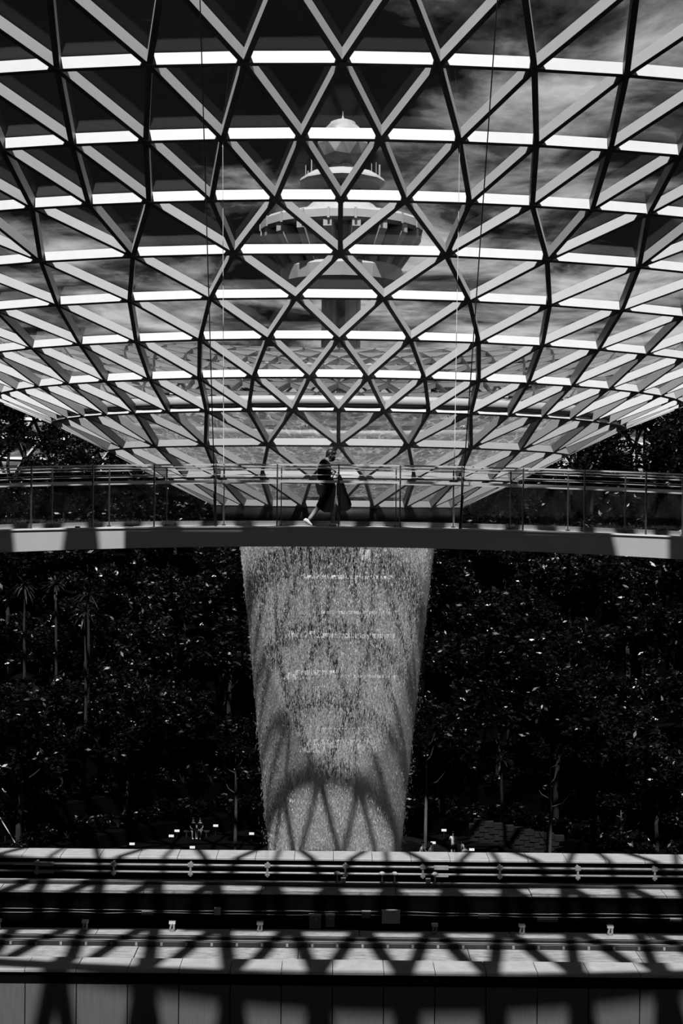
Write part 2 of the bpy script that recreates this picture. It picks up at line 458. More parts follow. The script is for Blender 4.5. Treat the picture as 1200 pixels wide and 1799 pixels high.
# ------------------------------------------------------------------ outer wall and grounds
tag(MB().lathe([(101.2, -26), (101.2, -5.2), (100.0, -5.2), (100.0, -26)], 96, (0, AX)).build('wall_outer', M['soil']), 'dark wall under the rim of the glass shell', kind='structure')
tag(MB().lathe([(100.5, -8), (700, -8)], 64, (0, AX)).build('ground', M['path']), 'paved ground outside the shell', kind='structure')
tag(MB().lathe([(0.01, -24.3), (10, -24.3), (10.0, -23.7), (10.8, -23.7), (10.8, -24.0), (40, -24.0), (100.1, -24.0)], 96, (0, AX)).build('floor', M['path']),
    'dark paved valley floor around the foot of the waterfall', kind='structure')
# stepped planting terraces over the far half of the valley
A0, A1 = R_(-112), R_(112)
STEPS = [(21.5, -23.0), (24.5, -21.2), (27.5, -19.0), (30.5, -16.6), (33.5, -14.0), (36.5, -11.2), (39.5, -8.2), (42.5, -5.2), (45.5, -2.4), (49, 0.0), (54, 2.0)]
prof = [(21.5, -24.0)]
for k, (r, z) in enumerate(STEPS):
    prof.append((r, z)); prof.append((STEPS[k + 1][0] if k + 1 < len(STEPS) else 100.0, z + (0.3 if k + 1 < len(STEPS) else 0.0)))
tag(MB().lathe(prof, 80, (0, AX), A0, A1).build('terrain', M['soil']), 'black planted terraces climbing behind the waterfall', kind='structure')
def terr_z(r):
    z = -24.0
    for (a, b) in STEPS:
        if r >= a: z = b
    return z

# ------------------------------------------------------------------ control tower beyond the glass
TD = 210.0; tp = F / TD
tw = W(596, 876, TD)
tower = empty('control_tower', (tw.x, TD, -8)); tag(tower, 'tall white airport control tower with a faceted ball on top', 'tower')
def tz(y): return (876 - y) / tp + 8
def lat(name, prof, mat, n=16, smooth=False, parent=tower, rot=0.0):
    return MB().lathe([(max(r / tp, 0.01), tz(y)) for r, y in prof], n, (0, 0), rot, rot + 2 * math.pi).build(name, mat, parent, smooth)
lat('shaft', [(37, 508), (37, 700), (37, 876 + 90)], M['tower'], 8, rot=R_(22.5))
sl = MB().box(-0.6, 0.6, -3.36, -3.0, 0, tz(515)).build('shaft_slot', M['tower_dark'], tower)
for s_ in (-1, 1): MB().box(s_ * 2.4 - .05, s_ * 2.4 + .05, -3.12, -2.9, 0, tz(512)).build('shaft_groove', M['tower_dark'], tower)
lat('lower_drum', [(37, 512), (80, 506), (104, 500), (108, 478), (104, 473), (60, 470)], M['tower'], 24)
lat('window_band', [(90, 474), (104, 425), (118, 412)], M['tower_dark'], 24)
for k in range(18):
    a = 2 * math.pi * (k + .5) / 18
    e = Vector((math.sin(a), math.cos(a), 0)); s_ = Vector((e.y, -e.x, 0)) * 0.62
    pr = [(88, 474), (104, 474), (139, 424), (139, 410), (110, 410)]
    q = [e * (r / tp) + Vector((0, 0, tz(y))) for r, y in pr]
    vs = [p - s_ for p in q] + [p + s_ for p in q]; n5 = 5
    mesh_obj('rib', vs, [tuple(range(n5)), tuple(range(9, 4, -1))] + [(i, i + 5, (i + 1) % 5 + 5, (i + 1) % 5) for i in range(5)], M['tower'], tower)
lat('main_deck', [(100, 414), (136, 414), (143, 409), (143, 396), (137, 391), (131, 393), (131, 401), (120, 402), (60, 402)], M['tower'], 20, rot=R_(9))
for k in range(20):
    a = R_(9) + 2 * math.pi * k / 20; e = Vector((math.sin(a), math.cos(a), 0))
    MB().bar(e * (143.5 / tp) + Vector((0, 0, tz(412))), e * (143.5 / tp) + Vector((0, 0, tz(394))), 0.35, 0.15, e).build('deck_fin', M['tower'], tower)
lat('upper_drum', [(80, 402), (76, 388), (78, 384), (58, 362), (54, 358), (20, 357)], M['tower'], 20, rot=R_(9))
lat('drum_windows', [(77, 390), (81, 390), (81, 386), (77, 385)], M['tower_dark'], 20)
lat('deck_railing', [(56, 356), (57, 356), (57, 355), (56, 355), (56, 356)], M['steel'], 20)
lat('neck', [(34, 360), (34, 326)], M['tower_dark'], 16)
lat('upper_deck', [(34, 331), (68, 329), (76, 322), (74, 318), (60, 308), (34, 301), (22, 299), (22, 290), (18, 284)], M['tower'], 14)
# faceted ball
bm = bmesh.new(); bmesh.ops.create_icosphere(bm, subdivisions=2, radius=46 / tp)
for v in bm.verts: v.co.z = v.co.z * 0.95 + tz(256)
me = bpy.data.meshes.new('radar_ball'); bm.to_mesh(me); bm.free(); me.materials.append(pbr('ball_panels', 0.36, 0.5, var=0.35, scale=0.5, detail=0.0)); link(bpy.data.objects.new('radar_ball', me), tower)
lat('cap', [(24, 222), (22, 216), (12, 212), (3, 211), (1, 204), (0.3, 196)], M['tower'], 16)
for x_, y0_, y1_, w_ in [(532, 312, 294, .07), (542, 310, 272, .10), (553, 308, 290, .06), (590, 300, 280, .12), (602, 302, 286, .06), (647, 312, 290, .06), (655, 314, 288, .05), (661, 314, 292, .14), (536, 316, 304, .1), (584, 362, 350, .06), (633, 362, 352, .05)]:
    MB().tube([((x_ - 596) / tp, -1.0, tz(y0_ + 8)), ((x_ - 596) / tp, -1.0, tz(y1_))], w_, 6).build('antenna', M['tower'], tower)

# ------------------------------------------------------------------ footbridge
BX = 12.5
def dz_(x): return -0.655 - 0.135 * (x / 7.5) ** 2 * (1.0 if abs(x) < 9 else 1.0)
br = empty('footbridge', (0, 31.3, -0.66)); tag(br, 'slim white footbridge with glass and steel railings crossing in front of the funnel', 'bridge')
bo = Vector((0, 31.3, -0.66))
def arch(name, y0, y1, zt, zb, mat, n=32, x0=-BX, x1=BX, thick=0.0):
    vs, fs = [], []
    for k in range(n + 1):
        x = x0 + (x1 - x0) * k / n; z = dz_(x); zb_ = zb - thick * (x / 7.5) ** 2
        vs += [Vector((x, y0, z + zt)) - bo, Vector((x, y1, z + zt)) - bo, Vector((x, y1, z + zb_)) - bo, Vector((x, y0, z + zb_)) - bo]
        if k:
            q = 4 * (k - 1); fs += [(q, q + 4, q + 5, q + 1), (q + 1, q + 5, q + 6, q + 2), (q + 2, q + 6, q + 7, q + 3), (q + 3, q + 7, q + 4, q)]
    fs += [(0, 1, 2, 3), (4 * n, 4 * n + 3, 4 * n + 2, 4 * n + 1)]
    return mesh_obj(name, vs, fs, mat, br)
arch('edge_beam', 30.0, 30.35, 0.0, -0.41, M['fascia'], thick=0.065)
arch('edge_trim', 29.97, 30.12, 0.035, 0.0, M['white_box'])
arch('soffit', 30.35, 32.46, -0.12, -0.36, M['dark'])
arch('deck', 30.12, 32.46, 0.0, -0.12, M['deck'])
arch('far_kerb', 32.46, 32.64, 0.11, -0.38, M['fascia'])
def arail(name, y, h, w, hh, mat):
    return arch(name, y - w / 2, y + w / 2, h + hh / 2, h - hh / 2, mat, 40)
for y, lab in ((30.08, 'near'), (32.45, 'far')):
    arail('handrail', y, 1.39, 0.05, 0.035, M['steel'])
    arail('handrail', y + (0.02 if lab == 'near' else 0), 1.325, 0.03, 0.022, M['steel'])
    arail('mid_rail', y, 1.02, 0.06, 0.055, M['steel'])
    arail('mid_rail', y, 1.17, 0.02, 0.014, M['steel'])
NEAR_POSTS = [595 + 108.0 * k for k in range(-9, 10)]
FAR_POSTS = [595 + 100.7 * k for k in range(-10, 11)]
for xs, y, w_ in ((NEAR_POSTS, 30.08, 0.030), (FAR_POSTS, 32.45, 0.028)):
    px = []
    for x_ in xs:
        X = (x_ - 593.5) * y / F; px.append(X); z = dz_(X)
        pm = MB().box(X - w_ / 2, X + w_ / 2, y - 0.03, y + 0.03, z + 0.0, z + 1.40).box(X - .045, X + .045, y - .06, y + .06, z + 0.0, z + .035)
        pm.v = rel(pm.v, bo); pm.build('rail_post', M['post'], br)
    for a, b in zip(px[:-1], px[1:]):
        vs = []
        for X, h in ((a + .04, .06), (b - .04, .06), (b - .04, .98), (a + .04, .98)): vs.append(Vector((X, y - .006, dz_(X) + h)) - bo)
        vs += [v + Vector((0, .012, 0)) for v in vs]
        mesh_obj('glass_panel', vs, [(0, 1, 2, 3), (7, 6, 5, 4), (0, 4, 5, 1), (1, 5, 6, 2), (2, 6, 7, 3), (3, 7, 4, 0)], M['rail_glass'], br)
# small deck lights along the kerb
for x_ in (90, 137, 231, 1157):
    X = (x_ - 593.5) * 30.2 / F; dm = MB().box(X - .05, X + .05, 30.14, 30.22, dz_(X) + .0, dz_(X) + .06); dm.v = rel(dm.v, bo); dm.build('deck_light', M['black'], br)
# hangers
def hanger(a, b, r, mat, label):
    a, b = Vector(a), Vector(b); o_ = empty('suspension_cable', a)
    MB().tube([(0, 0, 0), b - a], r, 6).build('cable', mat, o_)
    d = (b - a).normalized()
    MB().tube([(0, 0, 0), d * 0.8], r * 2.6, 8).build('turnbuckle', mat, o_)
    MB().tube([b - a - d * .35, b - a], r * 2.4, 8).build('end_fitting', mat, o_)
    tag(o_, label, 'cable'); return o_
def shell_z(x, y):
    return glass_z(math.hypot(x, y - AX))
hanger((W(378.5, 930, 30.0).x, 30.05, dz_(2.7) + .02), (-2.72, 24.0, shell_z(-2.72, 24.0)), 0.012, M['cable'], 'dark suspension cable rising from the near bridge edge, left of the walker')
hanger((W(808.5, 932, 30.0).x, 30.05, dz_(2.7) + .02), (3.05, 24.0, shell_z(3.05, 24.0)), 0.012, M['cable'], 'dark suspension cable rising from the near bridge edge, right of the walker')
nl, nr = P[(9, 95 - 1)], P[(9, 1)]
hanger((W(393, 912, 32.45).x, 32.5, dz_(2.7) + .05), nl, 0.008, M['cable_light'], 'pale suspension cable from the far bridge edge to the roof, left of the walker')
hanger((W(797, 914, 32.45).x, 32.5, dz_(2.7) + .05), nr, 0.008, M['cable_light'], 'pale suspension cable from the far bridge edge to the roof, right of the walker')

# ------------------------------------------------------------------ track way
TX = 17.0
wall = empty('wall_near', (0, 32.0, -11.4)); tag(wall, 'dark ribbed wall below the nearer coping', kind='structure'); wo_ = Vector((0, 32.0, -11.4))
Xr = (404 - 593.5 + 870 * ROLL) * 32.0 / F
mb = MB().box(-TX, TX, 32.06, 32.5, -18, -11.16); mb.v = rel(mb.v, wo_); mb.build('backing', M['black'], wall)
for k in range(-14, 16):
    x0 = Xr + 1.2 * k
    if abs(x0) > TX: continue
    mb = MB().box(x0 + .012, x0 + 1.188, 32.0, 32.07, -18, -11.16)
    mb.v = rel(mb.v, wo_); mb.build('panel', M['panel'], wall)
def coping(name, yf, yb, zt, pitch, xref, lab, n):
    c = empty(name, (0, yf, zt)); tag(c, lab, kind='structure')
    for k in range(-n, n + 1):
        x0 = xref + pitch * k
        mb = MB().box(x0 + .008, x0 + pitch - .008, 0, yb - yf, -0.07 + rnd.uniform(-.004, .004), rnd.uniform(-.006, .006), bev=0.02); mb.build('coping_slab', M['concrete'], c)
    MB().box(xref - n * pitch, xref + (n + 1) * pitch, 0.06, yb - yf - .05, -0.35, -0.075).build('coping_bed', M['black'], c)
coping('trim_1', 31.93, 32.80, -11.07, 1.2, Xr, 'pale concrete coping slabs along the nearer edge of the tracks', 12)
coping('trim_2', 41.72, 42.62, -11.0, 1.19, (449 - 593.5 + 625 * ROLL) * 41.8 / F, 'pale concrete coping slabs along the far edge of the tracks', 14)
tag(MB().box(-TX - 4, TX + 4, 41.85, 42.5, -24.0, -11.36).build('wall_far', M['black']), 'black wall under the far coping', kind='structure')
def guideway(name, lab, items):
    g_ = empty(name, (0, items[0][1][0], -12.0)); tag(g_, lab, 'track'); oo = Vector((0, items[0][1][0], -12.0))
    for nm, (y0, y1, z0, z1), mt in items:
        if nm == 'plinth_slab':
            k = -TX
            while k < TX:
                ln = rnd.uniform(3.4, 4.4)
                mb = MB().box(k + .01, min(k + ln, TX) - .01, y0, y1, z0, z1 + rnd.uniform(-.01, .01), bev=.015); mb.v = rel(mb.v, oo); mb.build(nm, mt, g_); k += ln
        else:
            mb = MB().box(-TX, TX, y0, y1, z0, z1, bev=.01); mb.v = rel(mb.v, oo); mb.build(nm, mt, g_)
    return g_, oo
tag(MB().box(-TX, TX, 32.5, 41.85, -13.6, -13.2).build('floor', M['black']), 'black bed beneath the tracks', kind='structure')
gn, gno = guideway('nearer_track', 'nearer guideway track with pale running strips and a dark bolted rail', [
    ('plinth_slab', (33.0, 34.78, -13.2, -11.45), M['rough_concrete']),
    ('guide_rail', (34.80, 34.92, -11.5, -11.33), M['dark']),
    ('running_strip', (34.98, 35.32, -13.2, -11.45), M['strip']),
    ('guide_rail', (35.50, 35.62, -11.75, -11.42), M['dark']),
    ('plinth_slab', (35.86, 36.40, -13.2, -11.50), M['rough_concrete'])])
gf_, gfo = guideway('farther_track', 'farther guideway track of stained concrete behind the dark trough', [
    ('plinth_slab', (39.72, 40.48, -13.2, -11.50), M['rough_concrete']),
    ('trough_wall', (39.66, 39.70, -13.2, -11.53), M['black']),  # black sheet added over the plinth face, standing in for the trough's shade
    ('guide_rail', (40.52, 40.62, -11.6, -11.42), M['dark']),
    ('running_strip', (40.68, 40.95, -13.2, -11.48), M['rough_concrete']),
    ('cable_trunk', (41.2, 41.3, -11.85, -11.62), M['pipe'])])
for k in range(-26, 27):                            # rail bolts
    x_ = 0.64 * k + .1
    mb = MB().box(x_ - .03, x_ + .03, 34.76, 34.80, -11.43, -11.36); mb.v = rel(mb.v, gno); mb.build('rail_bolt', M['box'], gn)
# twin pipes
tpz = empty('twin_pipes', (0, 41.6, -11.3)); tag(tpz, 'pair of level galvanised pipes clipped to the far track wall', 'pipe')
for y_ in (1523, 1535.5):
    z = ZY(y_, 41.6) + 11.3
    MB().tube([(-TX, 0, z), (TX, 0, z)], 0.042, 10).build('pipe', M['pipe'], tpz, True)
for x_ in (65, 200, 335, 470, 607, 743, 878, 1015, 1150):
    X = (x_ - 593.5 + 650 * ROLL) * 41.6 / F
    MB().box(X - .03, X + .03, -.06, .22, -.24, .17).box(X - .08, X + .08, -.07, .02, .05, .16).box(X - .07, X + .07, -.07, .02, -.20, -.11).build('pipe_clamp', M['pipe'], tpz)
for x_ in (82, 775):
    X = (x_ - 593.5 + 650 * ROLL) * 41.6 / F
    MB().box(X - .22, X + .22, -.08, .04, .04, .14).box(X - .22, X + .22, -.08, .04, -.18, -.09).build('pipe_sleeve', M['box'], tpz)
# mushroom posts, clamps, boxes
def small(name, x_, d, zb, builder, lab, cat, group=None):
    X = (x_ - 593.5 + 700 * ROLL) * d / F; o_ = empty(name, (X, d, zb)); builder(o_); tag(o_, lab, cat, group); return o_
def mush(o_):
    MB().tube([(0, 0, 0), (0, 0, .30)], .022, 8).build('stem', M['pipe'], o_)
    MB().lathe([(.001, .40), (.05, .395), (.09, .36), (.10, .33), (.06, .31), (.02, .30)], 14).build('cap', M['white_box'], o_, True)
for x_, lab in ((592, 'leftmost mushroom-shaped post by the farther track'), (671, 'second mushroom-shaped post from the left by the farther track'), (693, 'third mushroom-shaped post from the left, close beside the second one'), (764, 'rightmost mushroom-shaped post by the farther track')):
    small('mushroom_post', x_, 40.66, -11.5, mush, lab, 'post', 'mushroom posts by the farther track')
def clampb(o_):
    MB().box(-.07, .07, -.05, .05, 0, .05).build('foot', M['box'], o_)
    MB().bar((-.05, 0, .05), (-.02, 0, .20), .05, .06, Vector((0, -1, 0))).bar((.05, 0, .05), (.05, 0, .20), .05, .06, Vector((0, -1, 0))).build('bracket_arm', M['box'], o_)
    MB().box(-.08, .09, -.06, .06, .20, .27).build('top_plate', M['white_box'], o_)
CL = [(-3, 'first'), (150, 'second'), (303, 'third'), (457, 'fourth'), (764, 'fifth'), (917, 'sixth'), (1072, 'seventh')]
for x_, w_ in CL:
    small('cable_bracket', x_, 36.18, -11.5, clampb, '%s pale cable bracket from the left beside the dark trough' % w_, 'bracket', 'cable brackets beside the trough')
for x_, w_ in ((603, 'left'), (752, 'right')):
    small('junction_box', x_, 40.62, -11.42, lambda o_: (MB().box(-.07, .07, -.06, .06, 0, .12).build('case', M['box'], o_), MB().box(-.075, .075, -.065, .065, .12, .135).build('lid', M['white_box'], o_)),
          'small grey junction box on the farther track, %s of the close pair of mushroom posts' % w_, 'box')
def wbox(x0, x1, y0, y1, d, mat, lab, knob=None):
    a = W(x0, y1, d); b = W(x1, y0, d); o_ = empty('equipment_box', (a.x, d, a.z))
    w_, h_ = b.x - a.x, b.z - a.z
    MB().box(0, w_, 0, .14, 0, h_).build('case', mat, o_); MB().box(-.01, w_ + .01, -.03, .14, h_, h_ + .02).build('lid', M['white_box'], o_)
    MB().box(w_ * .45, w_ * .65, -.015, 0, h_ * .66, h_ * .76).build('name_plate', M['white_box'], o_)
    tag(o_, lab, 'box')
wbox(543, 564, 1609, 1632, 39.5, M['box'], 'grey equipment cabinet in the trough, left one of the close pair')
wbox(572, 588, 1609, 1629, 39.5, M['box'], 'narrow grey equipment cabinet in the trough, right one of the close pair')
wbox(636, 651, 1604, 1613, 39.5, M['box'], 'small flat grey box in the trough between cabinets and pale box')
wbox(671, 703, 1602, 1623, 39.5, M['white_box'], 'large pale equipment box in the trough')
wbox(377, 387, 1598, 1608, 39.5, M['white_box'], 'tiny pale box on the trough wall, left of the cabinets')
for x0, x1, y0 in ((249, 269, 1600), (840, 860, 1606), (944, 980, 1612), (1177, 1198, 1612)):
    pm = W((x0 + x1) / 2, y0 + 3, 39.55); o_ = empty('cable_sleeve', pm); w_ = (x1 - x0) / 2 * 39.55 / F
    MB().box(-w_, w_, -.04, .04, -.02, .02).build('upper_sleeve', M['white_box'], o_); MB().box(-w_, w_, -.04, .04, -.08, -.045).build('lower_sleeve', M['pipe'], o_)
    tag(o_, {249: 'pale cable sleeve in the trough at the far left', 840: 'pale cable sleeve in the trough, just right of the pale box', 944: 'long thin pale cable sleeve in the trough', 1177: 'pale cable sleeve at the right end of the trough'}[x0], 'sleeve')
tcz = empty('trough_cables', (0, 39.65, -12.0)); tag(tcz, 'thin sagging cables running along the wall of the dark trough', 'cable')
for z_ in (-.0, -.09):
    pts = [(-TX + k * .8, 0, z_ + rnd.uniform(-.02, .02)) for k in range(int(2 * TX / .8) + 1)]
    MB().tube(pts, .012, 6).build('cable', M['pipe'], tcz, True)

# ------------------------------------------------------------------ waterfall
def wf_r(z):
    t_ = (z + 1.3) / (-18.7)
    return 5.60 - 2.15 * t_ ** 0.92
wfall = empty('waterfall', (0, AX, -23.9)); tag(wfall, 'round curtain of white water falling from the eye of the glass funnel', 'waterfall')
def drops(n, seed, wmin, wmax, lmin, lmax, spread0, spread1):
    g = np.random.default_rng(seed)
    t_ = g.random(n); z = -1.35 - 22.6 * t_
    r = 5.60 - 2.15 * np.clip((z + 1.3) / (-18.7), 0, 2) ** 0.92
    r = r + g.normal(size=n) * (spread0 + (spread1 - spread0) * t_)
    a = g.random(n) * 2 * np.pi
    # ragged vertical strands at the top
    a = np.where(g.random(n) < 0.45 * (1 - t_), np.round(a * 34 / np.pi) * np.pi / 34 + g.normal(size=n) * .012, a)
    w = (wmin + (wmax - wmin) * g.random(n) ** 2); l = (lmin + (lmax - lmin) * g.random(n) ** 2)
    c = np.stack([r * np.sin(a), r * np.cos(a), z + 23.9], 1)
    ct, sn = np.cos(a), np.sin(a)
    tx = np.stack([ct, -sn, np.zeros(n)], 1) * w[:, None]; ty = np.stack([sn, ct, np.zeros(n)], 1) * w[:, None]
    lean = g.normal(size=n) * 0.10
    up = np.stack([ct * lean, -sn * lean, np.ones(n)], 1) * l[:, None]
    tz_ = -(tx + ty) * .8
    V = np.stack([c + up, c + tx * 1.2 - up * .3, c + ty * 1.2 - up * .3, c + tz_ - up * .3, c - up], 1).reshape(-1, 3)
    f = np.array([[0, 1, 2], [0, 2, 3], [0, 3, 1], [4, 2, 1], [4, 3, 2], [4, 1, 3]])
    Fc = (f[None] + (np.arange(n) * 5)[:, None, None]).reshape(-1, 3)
    return V, Fc
V, Fc = drops(34000, 3, .014, .040, .07, .24, .04, .17)
o = np_mesh('falling_drops', V, Fc, M['drops'], wfall); tag(o, kind='stuff')
V, Fc = drops(105000, 5, .008, .019, .04, .15, .06, .27)
o = np_mesh('fine_drops', V, Fc, M['drops'], wfall); tag(o, kind='stuff')
zs = list(np.linspace(-1.40, -23.9, 24))
sp = MB().lathe([(wf_r(z) + .12 + .012 * (-z), z + 23.9) for z in zs] + [(wf_r(z) - .10 - .022 * (-z), z + 23.9) for z in reversed(zs)] + [(wf_r(zs[0]) + .12 + .0168, zs[0] + 23.9)], 96)
sp.f = [f[::-1] for f in sp.f]                      # faces look outward so the mist fills the inside
o = sp.build('spray_mist', M['spray'], wfall); tag(o, kind='stuff')

# ------------------------------------------------------------------ pavilion and viewing platform behind the waterfall
PD = 106.0; po = Vector((0, PD, -24.0))
pav = empty('terrace_building', po); tag(pav, 'dark building with pale floor edges seen through the falling water', 'building')
def pz(y, d=PD): return ZY(y, d) + 24.0
MB().box(-7, 7, 2.0, 6.0, 0, 24.0).build('wall', M['black'], pav)
for y_, x0, x1, th in ((1013, 519, 688, 3), (1075, 560, 700, 2), (1113, 503, 690, 6), (1180, 516, 640, 4), (1188, 496, 696, 4)):
    a, b = (x0 - 587) * PD / F, (x1 - 587) * PD / F
    k = 0; x = a
    while x < b - .2:
        ln = rnd.uniform(1.2, 2.4); xe = min(x + ln, b)
        if rnd.random() < .8 or y_ > 1180: MB().box(x, xe - .06, -1.0, 2.0, pz(y_) - th * PD / F, pz(y_)).build('floor_slab', M['slab'], pav)
        x = xe
for x_ in (528, 575, 622, 668): MB().box((x_ - 587) * PD / F - .15, (x_ - 587) * PD / F + .15, 1.2, 1.5, 0, 24).build('column', M['stone'], pav)
for x_, y0_, y1_ in ((541, 1022, 1040), (637, 966, 985), (530, 1114, 1128), (631, 1114, 1128)):
    MB().box((x_ - 587 - 8) * PD / F, (x_ - 587 + 8) * PD / F, 0.4, 0.8, pz(y1_), pz(y0_)).build('sign_panel', M['slab'], pav)
# curved platform
vp = empty('viewing_platform', (0, 96.0, -24.0)); tag(vp, 'round-fronted viewing platform with railings and two white masts behind the water', 'platform')
def arcz(name, r0, r1, z0, z1, mat, cy_=7.0, half=80, par=vp, n=28):
    p_ = [(r0, z0), (r1, z0), (r1, z1), (r0, z1), (r0, z0)]
    return MB().lathe(p_, n, (-0.2, cy_), R_(180 - half), R_(180 + half)).build(name, mat, par)
def qz(y): return ZY(y, 91.0) + 24.0
arcz('platform_floor', 0.02, 6.0, qz(1318), qz(1311), M['stone'], cy_=3.0, half=38)
arcz('platform_face', 5.9, 6.2, qz(1333), qz(1310), M['slab'], cy_=3.0, half=38)
arcz('railing', 6.1, 6.16, qz(1289) - .03, qz(1289) + .03, M['white_box'], cy_=3.0, half=34)
arcz('railing', 6.1, 6.14, qz(1298) - .02, qz(1298) + .02, M['steel'], cy_=3.0, half=37)
for k in range(17):
    a = R_(180 - 36 + 4.5 * k); MB().tube([(-.2 + 6.12 * math.sin(a), 3.0 + 6.12 * math.cos(a), qz(1311)), (-.2 + 6.12 * math.sin(a), 3.0 + 6.12 * math.cos(a), qz(1290))], .025, 6).build('baluster', M['dark'], vp)
for x_ in (556.5, 618.5):
    X = (x_ - 587) * 93 / F; MB().tube([(X, -2, qz(1275)), (X, -2, qz(1212))], .07, 8).build('mast', M['white_box'], vp, True)
for x_, y0_, y1_ in ((556.5, 1333, 1356),):
    X = (x_ - 587) * 91 / F; MB().tube([(X, -2, qz(y1_)), (X, -2, qz(y0_))], .08, 8).build('prop', M['white_box'], vp)
for k, y_ in enumerate((1255, 1262, 1269)):
    MB().tube([(-1.6, -1, qz(y_)), (1.6, -1, qz(y_))], .025, 6).build('rail_bar', M['steel'], vp)
for s_ in (-1, 1):
    MB().tube([(s_ * 1.9 , -2, qz(1277)), (s_ * 1.2, -2, qz(1277))], .05, 6).tube([(s_ * 1.9, -2, qz(1277)), (s_ * 2.6, -1, qz(1262))], .05, 6).build('brace', M['slab'], vp)
MB().lathe([(.01, 0), (1.6, 0), (1.3, qz(1335))], 20, (0, 3.0)).build('platform_pier', M['black'], vp)
# low curved pool kerb
pk = empty('pool_kerb', (0, AX, -24.0)); tag(pk, 'low dark ring kerb around the splash pool', 'kerb')
for k in range(36):
    a0_ = 2 * math.pi * k / 36
    MB().lathe([(10.6, 0), (10.6, .55), (11.2, .55), (11.2, 0)], 2, (0, 0), a0_ + .004, a0_ + 2 * math.pi / 36 - .004).build('kerb_stone', M['stone'], pk)

# ------------------------------------------------------------------ vegetation
def leaf_cloud(name, n, blobs, size, seed, mat):
    g = np.random.default_rng(seed)
    B = np.array([[b[0], b[1], b[2]] for b in blobs]); Rr = np.array([b[3] for b in blobs])
    w = Rr ** 2; idx = g.choice(len(blobs), n, p=w / w.sum())
    d = g.normal(size=(n, 3)); d /= np.linalg.norm(d, axis=1)[:, None]
    rr = Rr[idx] * (0.55 + 0.5 * g.random(n)); c = B[idx] + d * rr[:, None] * np.array([1, 1, .8])
    u = g.normal(size=(n, 3)); u[:, 2] *= .5; u /= np.linalg.norm(u, axis=1)[:, None]
    q = g.normal(size=(n, 3)); v = np.cross(u, q); v /= np.linalg.norm(v, axis=1)[:, None]
    s = size * (0.6 + 0.9 * g.random(n))[:, None]
    nn = np.cross(u, v) * s * .12
    V = np.stack([c - u * s, c + v * s * .38 + nn, c + u * s, c - v * s * .38 + nn], 1).reshape(-1, 3)
    Fc = np.arange(n * 4).reshape(n, 4)
    return np_mesh(name, V, Fc, mat, link_it=False)
def trunk_mesh(h, r, seed, nb=5):
    g = random.Random(seed); mb = MB(); pts = [Vector((0, 0, -.2))]; 
    for k in range(1, 7): pts.append(Vector((g.uniform(-.12, .12) * k * .5, g.uniform(-.12, .12) * k * .5, h * k / 6)))
    mb.tube(pts, [r * (1 - .11 * k) for k in range(7)], 7)
    tips = []
    for b_ in range(nb):
        k = 3 + b_ % 4; a = g.uniform(0, 6.28); s_ = pts[k]; l = g.uniform(1.2, 2.2)
        e_ = s_ + Vector((math.cos(a) * l, math.sin(a) * l, l * .8)); mb.tube([s_, (s_ + e_) / 2 + Vector((0, 0, -.1)), e_], [r * .4, r * .28, r * .12], 5); tips.append(e_)
    me = bpy.data.meshes.new('trunk'); me.from_pydata([tuple(v) for v in mb.v], [], mb.f); me.materials.append(M['bark']); me.update()
    return me, tips
TREES = []
for s_ in range(6):
    h = [6.5, 8.0, 5.0, 9.0, 4.0, 7.0][s_]; me, tips = trunk_mesh(h, .10 + h * .012, 40 + s_)
    g = random.Random(60 + s_)
    blobs = [(t_.x, t_.y, t_.z + .3, g.uniform(.8, 1.3)) for t_ in tips] + [(g.uniform(-1.4, 1.4), g.uniform(-1.4, 1.4), h + g.uniform(-1.6, 1.2), g.uniform(.8, 1.5)) for _ in range(7)]
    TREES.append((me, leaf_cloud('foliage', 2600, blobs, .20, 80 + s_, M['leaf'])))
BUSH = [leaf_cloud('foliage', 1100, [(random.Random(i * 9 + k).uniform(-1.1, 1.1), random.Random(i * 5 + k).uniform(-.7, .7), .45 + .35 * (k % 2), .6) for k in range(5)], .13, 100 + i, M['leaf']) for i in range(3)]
stub = MB().tube([(0, 0, -.1), (.05, 0, .4)], [.05, .03], 5).tube([(0, 0, 0), (.3, .1, .5)], .02, 5).tube([(0, 0, 0), (-.3, -.1, .5)], .02, 5)
bme = bpy.data.meshes.new('stems'); bme.from_pydata([tuple(v) for v in stub.v], [], stub.f); bme.materials.append(M['bark'])
def place(kind, x, y, z, s_, rz, label, cat, group, variant, name):
    o_ = bpy.data.objects.new(name, None); o_.location = (x, y, z); o_.rotation_euler = (0, 0, rz); o_.scale = (s_, s_, s_); link(o_); tag(o_, label, cat, group)
    if kind == 'tree':
        a, b = TREES[variant]; link(bpy.data.objects.new('trunk', a), o_)
    else:
        b = BUSH[variant]; link(bpy.data.objects.new('stems', bme), o_)
    f_ = link(bpy.data.objects.new('foliage', b), o_); f_['kind'] = 'stuff'
    return o_
cnt = 0
ORD = ['first', 'second', 'third', 'fourth', 'fifth', 'sixth', 'seventh', 'eighth', 'ninth', 'tenth', 'topmost']
